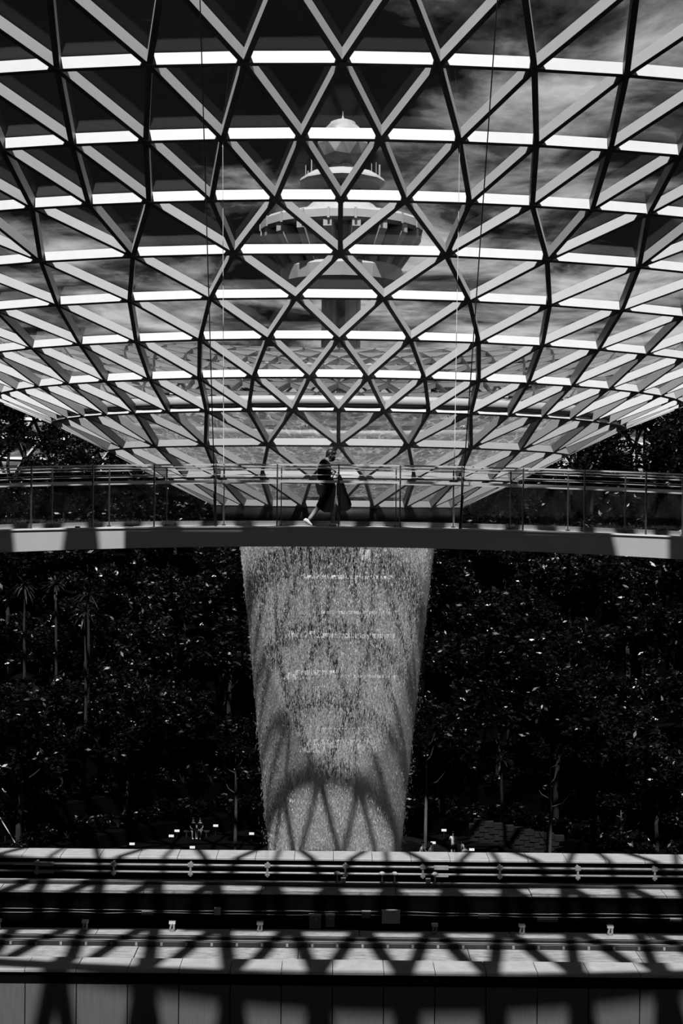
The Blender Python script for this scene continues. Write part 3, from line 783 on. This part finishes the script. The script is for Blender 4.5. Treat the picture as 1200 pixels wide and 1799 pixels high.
for ri, r in enumerate((23.2, 26.2, 29.2, 32.2, 35.2, 38.2, 41.2, 44.2, 47.4, 51.5, 57.0)):
    step = 3.6 / r
    a = -R_(64) + rnd.uniform(0, step)
    while a < R_(64):
        rj = r + rnd.uniform(-.8, .9); X, Y = rj * math.sin(a), AX + rj * math.cos(a)
        a += step * rnd.uniform(.8, 1.25)
        if abs(X) / Y > 0.285: continue
        if abs(X) < 6.0 and Y < 112: continue
        if r < 24 and rnd.random() < .55: continue
        side = 'left' if X < 0 else 'right'
        lvl = 'lower' if r < 33 else ('middle' if r < 44 else 'upper')
        zt = terr_z(rj) + .1
        place('tree', X, Y, zt, rnd.uniform(.75, 1.15), rnd.uniform(0, 6.28), 'dark leafy tree in the %s row up the slope, %s of the waterfall' % (ORD[ri], side), 'tree',
              'trees in the %s row up, %s side' % (ORD[ri], side), rnd.randrange(6), 'leafy_tree'); cnt += 1
for r, rw in ((21.9, 'lower'), (24.7, 'upper')):
    a = -R_(75)
    while a < R_(75):
        X, Y = (r + .5) * math.sin(a), AX + (r + .5) * math.cos(a); a += 2.1 / r
        if abs(X) / Y > 0.27 or abs(X) < 4.5: continue
        side = 'left' if X < 0 else 'right'
        place('bush', X, Y, terr_z(r + .1) + .1, rnd.uniform(.8, 1.3), rnd.uniform(0, 6.28), 'low glossy bush in the %s row at the slope\'s foot, %s of the waterfall' % (rw, side), 'bush', 'bushes of the %s row, %s side' % (rw, side), rnd.randrange(3), 'low_bush')
# palms with star-shaped heads
def palm_mesh(n, ln, seed):
    g = random.Random(seed); V, Fc = [], []
    for k in range(n):
        a = g.uniform(0, 6.28); el = g.uniform(-.3, 1.3); 
        d = Vector((math.cos(a) * math.cos(el), math.sin(a) * math.cos(el), math.sin(el))); s_ = d.cross(Vector((0, 0, 1))).normalized()
        L_ = ln * g.uniform(.7, 1.1); q = len(V)
        for t_, w_ in ((0, .03), (.35, .07), (.7, .06), (1.0, .005)):
            c = d * L_ * t_ + Vector((0, 0, -.5 * L_ * t_ * t_)); V += [c - s_ * w_, c + s_ * w_]
        for i in range(3): Fc.append((q + 2 * i, q + 2 * i + 1, q + 2 * i + 3, q + 2 * i + 2))
    return V, Fc
for x_, y_, d, lab in ((42, 1030, 97, 'spiky palm on the left slope, nearest the picture edge'), (98, 1028, 99, 'spiky palm on the left slope, second from the edge'), (150, 1075, 96, 'spiky palm low on the left slope below the others'), (880, 1335, 93, 'spiky palm on the right slope low down'), (455 - 300, 1045, 101, 'spiky palm on the left slope half hidden behind leaves'), (1160, 1290, 96, 'spiky palm on the right slope near the picture edge')):
    p = W(x_, y_, d); gz = -24.0 if d < 95 else terr_z(math.hypot(p.x, p.y - AX)); gz = min(gz, p.z - 1.2)
    o_ = empty('palm', (p.x, d, gz)); tag(o_, lab, 'palm')
    h = p.z - gz; MB().tube([(0, 0, -.2), (.1, 0, h * .5), (0, 0, h)], [.13, .10, .08], 8).build('trunk', M['bark'], o_)
    V, Fc = palm_mesh(46, 1.5, int(x_)); o2 = mesh_obj('fronds', [v + Vector((0, 0, h)) for v in V], Fc, M['palm'], o_)
# slender bare-stemmed young trees by the path
for x_, yb, yt, d, lab in ((747, 1478, 1290, 94, 'slender pale-stemmed young tree just right of the waterfall'), (966, 1484, 1330, 89, 'slender forked young tree by the stone planter'), (413, 1470, 1330, 92, 'slender young tree just left of the waterfall'), (1091, 1480, 1420, 90, 'thin sapling at the right beyond the coping')):
    b_ = W(x_, yb, d); t_ = W(x_, yt, d); o_ = empty('young_tree', (b_.x, d, -24.0)); h = t_.z + 24.0
    mb = MB().tube([(0, 0, 0), (.05, 0, h * .5), (-.03, 0, h)], [.12, .09, .03], 8)
    for k in range(6):
        a = k * 2.4; z = h * (.55 + .07 * k); l = 1.3 - .12 * k
        mb.tube([(0, 0, z), (l * .6 * math.cos(a), l * .6 * math.sin(a), z + .25), (l * math.cos(a), l * math.sin(a), z + .9)], [.035, .025, .01], 5)
    mb.build('trunk', pbr('pale_bark_%d' % x_, .10, .9, var=.3, scale=6), o_)
    f_ = link(bpy.data.objects.new('foliage', BUSH[int(x_) % 3]), o_); f_.location = (0, 0, h - .2); f_['kind'] = 'stuff'; tag(o_, lab, 'tree')
# stone planter on the right
pl = W(900, 1462, 92); plz = empty('stone_planter', (pl.x, 92, -24.0)); tag(plz, 'low dark planter wall of rough stone blocks, right of the waterfall', 'planter')
for row in range(4):
    for k in range(9):
        x = -2.9 + .66 * k + (.33 if row % 2 else 0); yy = .16 * (x + 2.9)
        yo = -yy; z = .1 + row * .38 + (1.9 if False else 0)
        if x > 2.9: continue
        MB().box(x + .01, x + .65, yo + rnd.uniform(-.02, .02), yo + .4, z + 0.9 - .13 * (x + 2.9) * 1.2, z + .36 + 0.9 - .13 * (x + 2.9) * 1.2).build('stone_block', M['stone'], plz)
# staircase at the left edge
stz = W(22, 1478, 90); sto = empty('garden_staircase', (stz.x, 90, -24.0)); tag(sto, 'dark garden staircase with slanting pale handrails at the left edge', 'stairs')
for k in range(12):
    MB().box(-1.6 - .12 * k, 1.3 - .12 * k, .34 * k - .5, .34 * k - .12, .2 + .20 * k, .34 + .20 * k).build('tread', M['stone'], sto)
    MB().box(-1.6 - .12 * k, 1.3 - .12 * k, .34 * k - .14, .34 * k - .10, .0 + .20 * k, .2 + .20 * k).build('riser', M['path'], sto)
for a, b in ((W(0, 1437, 88), W(32, 1490, 87)), (W(4, 1386, 93), W(44, 1444, 91)), (W(10, 1391, 93), W(40, 1446, 91))):
    off = Vector((stz.x, 90, -24.0)); MB().tube([a - off, b - off], .035, 6).build('handrail', M['steel'], sto)
for a, b in ((W(9, 1469, 88), W(9, 1495, 88)), (W(44, 1444, 91), W(44, 1462, 91)), (W(20, 1408, 92), W(20, 1426, 92))):
    off = Vector((stz.x, 90, -24.0)); MB().tube([a - off, b - off], .04, 6).build('rail_post', M['dark'], sto)
# small lit path lights
LIGHTS = [(184, 1464, 'path light standing alone left of the seated pair'), (311, 1460, 'upper path light of the two left of the seated pair'), (301, 1469, 'lower path light of the two left of the seated pair'), (232, 1483, 'path light between the lone light and the seated pair'),
          (338, 1489, 'path light below the seated pair beside the coping'), (379, 1451, 'path light right of the seated pair'), (442, 1465, 'path light at the left edge of the falling water'),
          (761, 1481, 'path light beside the two crouching visitors'), (780, 1459, 'upper path light above the standing pair'), (840, 1465, 'path light at the left end of the stone planter'), (829, 1493, 'path light beside the pale bag'), (936, 1489, 'path light under the forked young tree'), (1020, 1481, 'rightmost path light on the valley floor'),]
for x_, y_, lab in LIGHTS:
    d = 24.0 * F / (y_ + 12 - 876 - (x_ - 593) * ROLL) ; d = min(d, 97); p = W(x_, y_, d); o_ = empty('path_light', (p.x, d, -24.0)); h = p.z + 24.0
    if d >= 97: h = p.z + 24.0
    MB().tube([(0, 0, 0), (0, 0, h - .05)], .04, 8).build('post', M['dark'], o_)
    MB().box(-.17, .17, -.06, .06, h - .07, h + .07).build('lamp_face', M['lamp'], o_)
    tag(o_, lab + ', small and white', 'light')

# ------------------------------------------------------------------ people
def skin_obj(name, pts, links_, root, mat, parent, sub=2):
    me = bpy.data.meshes.new(name); me.from_pydata([tuple(p[0]) for p in pts], links_, []); me.materials.append(mat)
    o_ = link(bpy.data.objects.new(name, me), parent)
    o_.modifiers.new('skin', 'SKIN'); 
    if not me.skin_vertices: me.skin_vertices.add() if hasattr(me.skin_vertices, 'add') else None
    sv = me.skin_vertices[0].data
    for i, p in enumerate(pts):
        r = p[1]; sv[i].radius = (r, r) if isinstance(r, (int, float)) else r
        sv[i].use_root = (i == root)
    o_.modifiers['skin'].use_smooth_shade = True
    ss = o_.modifiers.new('sub', 'SUBSURF'); ss.levels = sub; ss.render_levels = sub
    return o_
def chain(spec):
    """spec: list of (index, point, radius, parent index)"""
    pts = [(Vector(p), r) for (_, p, r, _) in spec]; ids = [s_[0] for s_ in spec]
    ln = [(ids.index(s_[3]), k) for k, s_ in enumerate(spec) if s_[3] is not None]
    return pts, ln
# the walker on the bridge, traced as joints in real size at his place on the deck
WD = 31.5
def q(cx, cy, dy=0.0): return W(520 + cx / 10, 780 + cy / 10, WD + dy) 
wk0 = Vector((q(560, 0).x, WD, dz_(0)))
walker = empty('person', wk0); tag(walker, 'person in dark t-shirt, face mask and light jeans striding across the bridge', 'person')
def qq(cx, cy, dy=0.0):
    p = q(cx, cy, 0.0); return Vector((p.x, WD + dy, p.z)) - wk0
sp_ = [('hip', qq(500, 730), (.125, .15), None), ('sp1', qq(500, 600), (.10, .13), 'hip'), ('sp2', qq(500, 460), (.10, .14), 'sp1'), ('sp3', qq(505, 360), (.09, .13), 'sp2'),
       ('neck', qq(555, 270), .06, 'sp3'), ('head0', qq(590, 225), .065, 'neck'),
       ('rs', qq(480, 345, -.18), .055, 'sp3'), ('re', qq(425, 425, -.24), .043, 'rs'), ('rf', qq(530, 425, -.24), .042, 're'), ('rw', qq(625, 440, -.22), .028, 'rf'),
       ('rh', qq(672, 468, -.21), (.018, .038), 'rw'),
       ('ls', qq(510, 350, .18), .055, 'sp3'), ('le', qq(520, 490, .22), .042, 'ls'), ('lw', qq(650, 530, .16), .028, 'le'), ('lh', qq(700, 545, .14), (.018, .038), 'lw')]
p_, l_ = chain(sp_); skin_obj('body', p_, l_, 0, M['walker_skin'], walker)
def fingers(base, fwd, down, side, par, mat):
    """four fingers of unequal length curled round a strap plus a thumb off the palm's side"""
    for k, ln in enumerate((.055, .065, .060, .045)):
        b_ = base + side * (.018 * (k - 1.5)); pts = [(b_ - fwd * .03, .010), (b_ + fwd * ln * .5, .009), (b_ + fwd * ln * .75 + down * .028, .008), (b_ + fwd * ln * .35 + down * .05, .007)]
        skin_obj('finger', pts, [(0, 1), (1, 2), (2, 3)], 0, mat, par, 1)
    b_ = base - fwd * .03 + side * .035
    skin_obj('thumb', [(b_ - side * .02, .011), (b_ + fwd * .02 + down * .02 + side * .008, .010), (b_ + fwd * .045 + down * .035, .008)], [(0, 1), (1, 2)], 0, mat, par, 1)
fw_ = Vector((.8, 0, -.6)); dn_ = Vector((-.6, 0, -.8)); sd_ = Vector((0, 1, 0))
fingers(qq(690, 480, -.21), fw_, dn_, sd_, walker, M['skin_in_shade'])
fingers(qq(720, 558, .14), fw_, dn_, -sd_, walker, M['skin_in_shade'])
sh = [('hip', qq(500, 690), (.145, .165), None), ('sp1', qq(497, 600), (.135, .165), 'hip'), ('sp2', qq(497, 460), (.14, .185), 'sp1'), ('sp3', qq(505, 360), (.13, .185), 'sp2'), ('nk', qq(548, 285), .085, 'sp3'),
      ('rs', qq(475, 345, -.18), .075, 'sp3'), ('re', qq(440, 385, -.23), .066, 'rs'), ('ls', qq(510, 350, .18), .075, 'sp3'), ('le', qq(515, 430, .21), .066, 'ls')]
p_, l_ = chain(sh); skin_obj('t_shirt', p_, l_, 0, M['dark_cloth'], walker)
tr_ = [('hip', qq(490, 730), (.14, .16), None), ('rh', qq(470, 800, -.09), .10, 'hip'), ('rk', qq(470, 1010, -.10), .075, 'rh'), ('rc', qq(370, 1150, -.10), .062, 'rk'), ('ra', qq(222, 1345, -.10), .046, 'rc'),
       ('lh', qq(530, 800, .09), .10, 'hip'), ('lk', qq(640, 1030, .10), .075, 'lh'), ('lc', qq(645, 1200, .10), .06, 'lk'), ('la', qq(650, 1408, .10), .048, 'lc')]
p_, l_ = chain(tr_); skin_obj('jeans', p_, l_, 0, M['grey_jeans'] if 'grey_jeans' in M else pbr('grey_jeans', .42, .85, var=.25, scale=9, stretch=(1, 1, 4)), walker)
# head with hair, nose, ear, mask
hc = qq(612, 205); hd = empty('head', hc); hd.parent = walker
tilt = Matrix.Rotation(R_(20), 3, 'Y')
def tb(mb, name, mat):
    mb.v = [tilt @ v for v in mb.v]; return mb.build(name, mat, hd, True)
tb(MB().ball((0, 0, 0), .100, .078, .125, 18, 12).ball((.105, 0, -.012), .022, .014, .024, 8, 6).ball((.02, 0, -.085), .075, .055, .06, 12, 8), 'face', M['skin_in_shade'])
tb(MB().ball((-.005, -.08, -.01), .02, .012, .032, 8, 6).ball((-.005, .08, -.01), .02, .012, .032, 8, 6), 'ear', M['skin_in_shade'])
tb(MB().ball((.083, -.035, .015), .014, .014, .010, 8, 6).ball((.083, .035, .015), .014, .014, .010, 8, 6), 'eye', M['grey_cloth'])
tb(MB().ball((-.022, 0, .035), .108, .088, .112, 18, 12).ball((.05, 0, .085), .062, .075, .045, 12, 8).ball((-.06, 0, -.03), .055, .065, .07, 12, 8), 'hair', M['hair'])
tb(MB().ball((.062, 0, -.062), .062, .060, .062, 14, 9).tube([(.06, -.062, -.04), (-.002, -.083, -.01)], .004, 5).tube([(.06, .062, -.04), (-.002, .083, -.01)], .004, 5), 'face_mask', M['black'])
def shoe(toe, heel, par, y, mat, name='shoe'):
    d = (toe - heel); ln = d.length; d.normalize(); up = Vector((0, -1, 0)).cross(d) * -1
    if up.z < 0: up = -up
    vs, fs = [], []
    for k, (t_, w_, h_) in enumerate(((0, .030, .05), (.08, .040, .085), (.35, .042, .095), (.6, .048, .065), (.85, .045, .045), (1.0, .02, .02))):
        c = heel + d * ln * t_
        for (a, b) in ((-1, 0), (-1, .6), (-.5, 1), (.5, 1), (1, .6), (1, 0)): vs.append(c + Vector((0, a * w_, 0)) + up * (b * h_))
        if k: fs += [(6 * (k - 1) + i, 6 * (k - 1) + (i + 1) % 6, 6 * k + (i + 1) % 6, 6 * k + i) for i in range(6)]
    fs += [tuple(range(5, -1, -1)), tuple(range(30, 36))]
    return mesh_obj(name, vs, fs, mat, par, True)
t1 = Vector((qq(300, 0).x, -.10, .01)); h1_ = Vector((qq(140, 0).x, -.10, .13))
shoe(t1, h1_, walker, 0, M['white_cloth'])
shoe(Vector((qq(790, 0).x, .10, .008)), Vector((qq(600, 0).x, .10, .008)), walker, 0, M['grey_cloth'])  # front shoe coloured grey for shade; its pair is white
# two dark garment bags hanging from the hands
def bag(name, secs, dy, half, label, strap):
    c0 = qq(sum(secs[-1][1:]) / 2, secs[-1][0], dy) + wk0; o_ = empty(name, c0); tag(o_, label, 'bag')
    vs, fs = [], []; n = 14
    for k, (cy, a, b) in enumerate(secs):
        l_, r_ = qq(a, cy, dy) + wk0 - c0, qq(b, cy, dy) + wk0 - c0; c = (l_ + r_) / 2; hw = (r_.x - l_.x) / 2; hh = half * (0.35 + .65 * min(1, k / 3)) * (1.0 if k < len(secs) - 1 else .5)
        for j in range(n):
            t_ = 2 * math.pi * j / n; w_ = 1 + .05 * math.sin(3 * t_ + k); vs.append(c + Vector((hw * math.cos(t_) * w_, hh * math.sin(t_) * w_, 0)))
        if k: fs += [(n * (k - 1) + i, n * k + i, n * k + (i + 1) % n, n * (k - 1) + (i + 1) % n) for i in range(n)]
    fs += [tuple(range(n)), tuple(range(len(vs) - 1, len(vs) - n - 1, -1))]
    mesh_obj('bag_body', vs, fs, M['black'], o_, True)
    pts = [qq(x, y, d_) + wk0 - c0 for x, y, d_ in strap]; MB().tube(pts, .012, 6).build('handle', M['black'], o_)
bag('garment_bag', [(590, 540, 640), (640, 500, 665), (760, 495, 700), (900, 450, 695), (1000, 402, 685), (1085, 364, 670), (1150, 412, 660), (1205, 500, 620)], -.30, .075,
    'dark bag hanging beside the walker\'s hip and covering the legs', [(560, 600, -.30), (640, 500, -.25), (690, 490, -.21), (640, 600, -.30)])
bag('garment_bag', [(540, 735, 778), (590, 738, 805), (700, 712, 845), (860, 715, 900), (1000, 735, 965), (1070, 750, 985), (1140, 765, 960), (1182, 800, 900)], .12, .10,
    'dark flaring bag carried in front of the walker', [(745, 550, .12), (715, 545, .14), (730, 500, .14), (770, 560, .12)])

# visitors on the valley floor
def visitor(x_, yhead, d, pose, face, top, bottom, label, zg=-24.0, skin='skin'):
    p = W(x_, 1400, d); o_ = empty('person', (p.x, d, zg)); o_.rotation_euler = (0, 0, face); tag(o_, label, 'person')
    if pose == 'stand': H, K, A_, s = (0, 0, .88), (.02, .46), (0, .08), 1.0
    if pose in ('stand', 'phone'):
        legs = {s_: [(s_ * .09, 0, .86), (s_ * .10, -.02, .47), (s_ * .11, .02, .07), (s_ * .11, -.15, .04)] for s_ in (-1, 1)}; hz_ = .90; lean = 0.0
    elif pose == 'sit':
        legs = {s_: [(s_ * .09, 0, .50), (s_ * .13, -.42, .52), (s_ * .12, -.46 - .05 * s_, .08), (s_ * .12, -.60, .04)] for s_ in (-1, 1)}; hz_ = .52; lean = -.12
    else:
        legs = {s_: [(s_ * .10, 0, .30), (s_ * .18, -.36, .48), (s_ * .15, -.12, .08), (s_ * .15, -.28, .04)] for s_ in (-1, 1)}; hz_ = .34; lean = -.22
    sh_z = hz_ + .50; hx = lean
    arm = {}
    for s_ in (-1, 1):
        if pose == 'phone': arm[s_] = [(s_ * .19, hx, sh_z), (s_ * .24, hx - .12, sh_z - .20), (s_ * .12, hx - .30, sh_z + .10)]
        elif pose == 'stand': arm[s_] = [(s_ * .19, hx, sh_z), (s_ * .25, hx, sh_z - .28), (s_ * .20, hx - .14, sh_z - .50)]
        else: arm[s_] = [(s_ * .19, hx, sh_z), (s_ * .22, hx - .10, sh_z - .26), (s_ * .10, hx - .36, sh_z - .32)]
    spec = [('p', (0, 0, hz_), (.13, .10), None), ('c', (0, hx * .7, hz_ + .30), (.13, .09), 'p'), ('n0', (0, hx, sh_z + .02), (.12, .07), 'c'), ('n', (0, hx - .02, sh_z + .12), .045, 'n0'), ('h', (0, hx - .04, sh_z + .20), .07, 'n'), ('h2', (0, hx - .04, sh_z + .31), .08, 'h')]
    for s_ in (-1, 1):
        pr = 'p'
        for k, (c, r) in enumerate(zip(legs[s_], (.08, .055, .036, .03))): spec.append(('l%d%d' % (s_, k), c, r, pr)); pr = spec[-1][0]
        pr = 'n0'
        for k, (c, r) in enumerate(zip(arm[s_], (.05, .036, .026))): spec.append(('a%d%d' % (s_, k), c, r, pr)); pr = spec[-1][0]
    p_, l_ = chain(spec); skin_obj('body', p_, l_, 0, M[skin], o_, 1)
    sh_ = [('p', (0, 0, hz_ + .03), (.15, .12), None), ('c', (0, hx * .7, hz_ + .30), (.15, .11), 'p'), ('n', (0, hx, sh_z), (.13, .09), 'c')]
    for s_ in (-1, 1): a_ = arm[s_]; m_ = Vector(a_[0]) * .4 + Vector(a_[1]) * .6; sh_ += [('s%d' % s_, a_[0], .065, 'n'), ('t%d' % s_, m_, .055, 's%d' % s_)]
    p_, l_ = chain(sh_); skin_obj('shirt', p_, l_, 0, M[top], o_, 1)
    tr2 = [('p', (0, 0, hz_ - .01), (.14, .11), None)]
    for s_ in (-1, 1):
        k_ = legs[s_]; m_ = Vector(k_[1]) * .85 + Vector(k_[0]) * .15; tr2 += [('u%d' % s_, k_[0], .095, 'p'), ('v%d' % s_, m_, .075, 'u%d' % s_)]
    p_, l_ = chain(tr2); skin_obj('shorts', p_, l_, 0, M[bottom], o_, 1)
    MB().ball((0, hx - .02, sh_z + .33), .095, .10, .10, 10, 7).build('hair', M['hair'], o_, True)
    for s_ in (-1, 1):
        c = legs[s_][3]; MB().ball((c[0], c[1] + .06, .045), .05, .13, .045, 8, 6).build('shoe', M['white_cloth'], o_, True)
visitor(339, 0, 96.3, 'sit', R_(20), 'dark_cloth', 'grey_cloth', 'seated visitor on the left of the pair by the slope, leaning forward', skin='skin')
visitor(353, 0, 96.3, 'sit', R_(-8), 'dark_cloth', 'grey_cloth', 'seated visitor on the right of the pair by the slope, bare legs together')
bp_ = W(346, 1400, 96.55); bn = empty('bench', (bp_.x, 96.6, -24)); tag(bn, 'low dark bench under the seated pair', 'bench')
MB().box(-.9, .9, -.2, .2, .34, .40).build('seat', M['stone'], bn)
for s_ in (-1, 1): MB().box(s_ * .7 - .05, s_ * .7 + .05, -.18, .18, 0, .34).build('leg', M['dark'], bn)
visitor(696, 0, 94.0, 'stand', R_(35), 'white_cloth', 'dark_cloth', 'standing visitor in white shirt at the right edge of the falling water')
visitor(738, 0, 91.0, 'crouch', R_(60), 'white_cloth', 'dark_cloth', 'crouching visitor in pale top, left of the two by the coping')
visitor(752, 0, 90.6, 'crouch', R_(75), 'white_cloth', 'white_cloth', 'crouching visitor in white shirt reaching right, second of the two by the coping')
visitor(797, 0, 91.4, 'phone', R_(-20), 'white_cloth', 'dark_cloth', 'standing visitor in pale top holding up a hand near the coping')
visitor(809, 0, 91.0, 'sit', R_(10), 'white_cloth', 'white_cloth', 'sitting visitor in white clothes right of the one with the raised hand')
bp_ = W(809, 1400, 91.0); bn = empty('bench', (bp_.x, 91.1, -24)); tag(bn, 'low dark stool under the visitor in white clothes', 'bench')
MB().box(-.3, .3, -.2, .2, .34, .40).build('seat', M['stone'], bn)
for s_ in (-1, 1): MB().box(s_ * .22 - .04, s_ * .22 + .04, -.18, .18, 0, .34).build('leg', M['dark'], bn)
bp_ = W(818, 1400, 90.6); bb = empty('bag', (bp_.x, 90.6, -24 + .45)); tag(bb, 'plump pale bag on a low block right of the sitting visitor', 'bag')
MB().ball((0, 0, .18), .26, .18, .19, 12, 8).build('bag_body', M['white_cloth'], bb, True); MB().tube([(-.1, 0, .33), (0, 0, .46), (.1, 0, .33)], .015, 6).build('handle', M['grey_cloth'], bb)
bk = MB().box(bp_.x - .35, bp_.x + .35, 90.4, 90.8, -24, -24 + .45, bev=.03).build('seat_block', M['stone']); tag(bk, 'low stone block under the pale bag', 'block')
visitor(543, 0, 95.5, 'phone', 0, 'grey_cloth', 'dark_cloth', 'visitor seen through the falling water, left one on the valley floor')
visitor(585, 0, 94.0, 'stand', R_(180), 'dark_cloth', 'white_cloth', 'visitor seen through the falling water, right one on the valley floor')
visitor(531, 0, 95.5, 'phone', 0, 'white_cloth', 'grey_cloth', 'visitor with raised arms on the viewing platform behind the water', zg=-24.0 + qz(1311))
visitor(587, 0, 97.0, 'stand', 0, 'white_cloth', 'dark_cloth', 'visitor in white between the two masts of the viewing platform', zg=-24.0 + qz(1311))
print('objects', len(bpy.data.objects), 'trees', cnt, 'tris', sum(len(m_.polygons) for m_ in bpy.data.meshes))
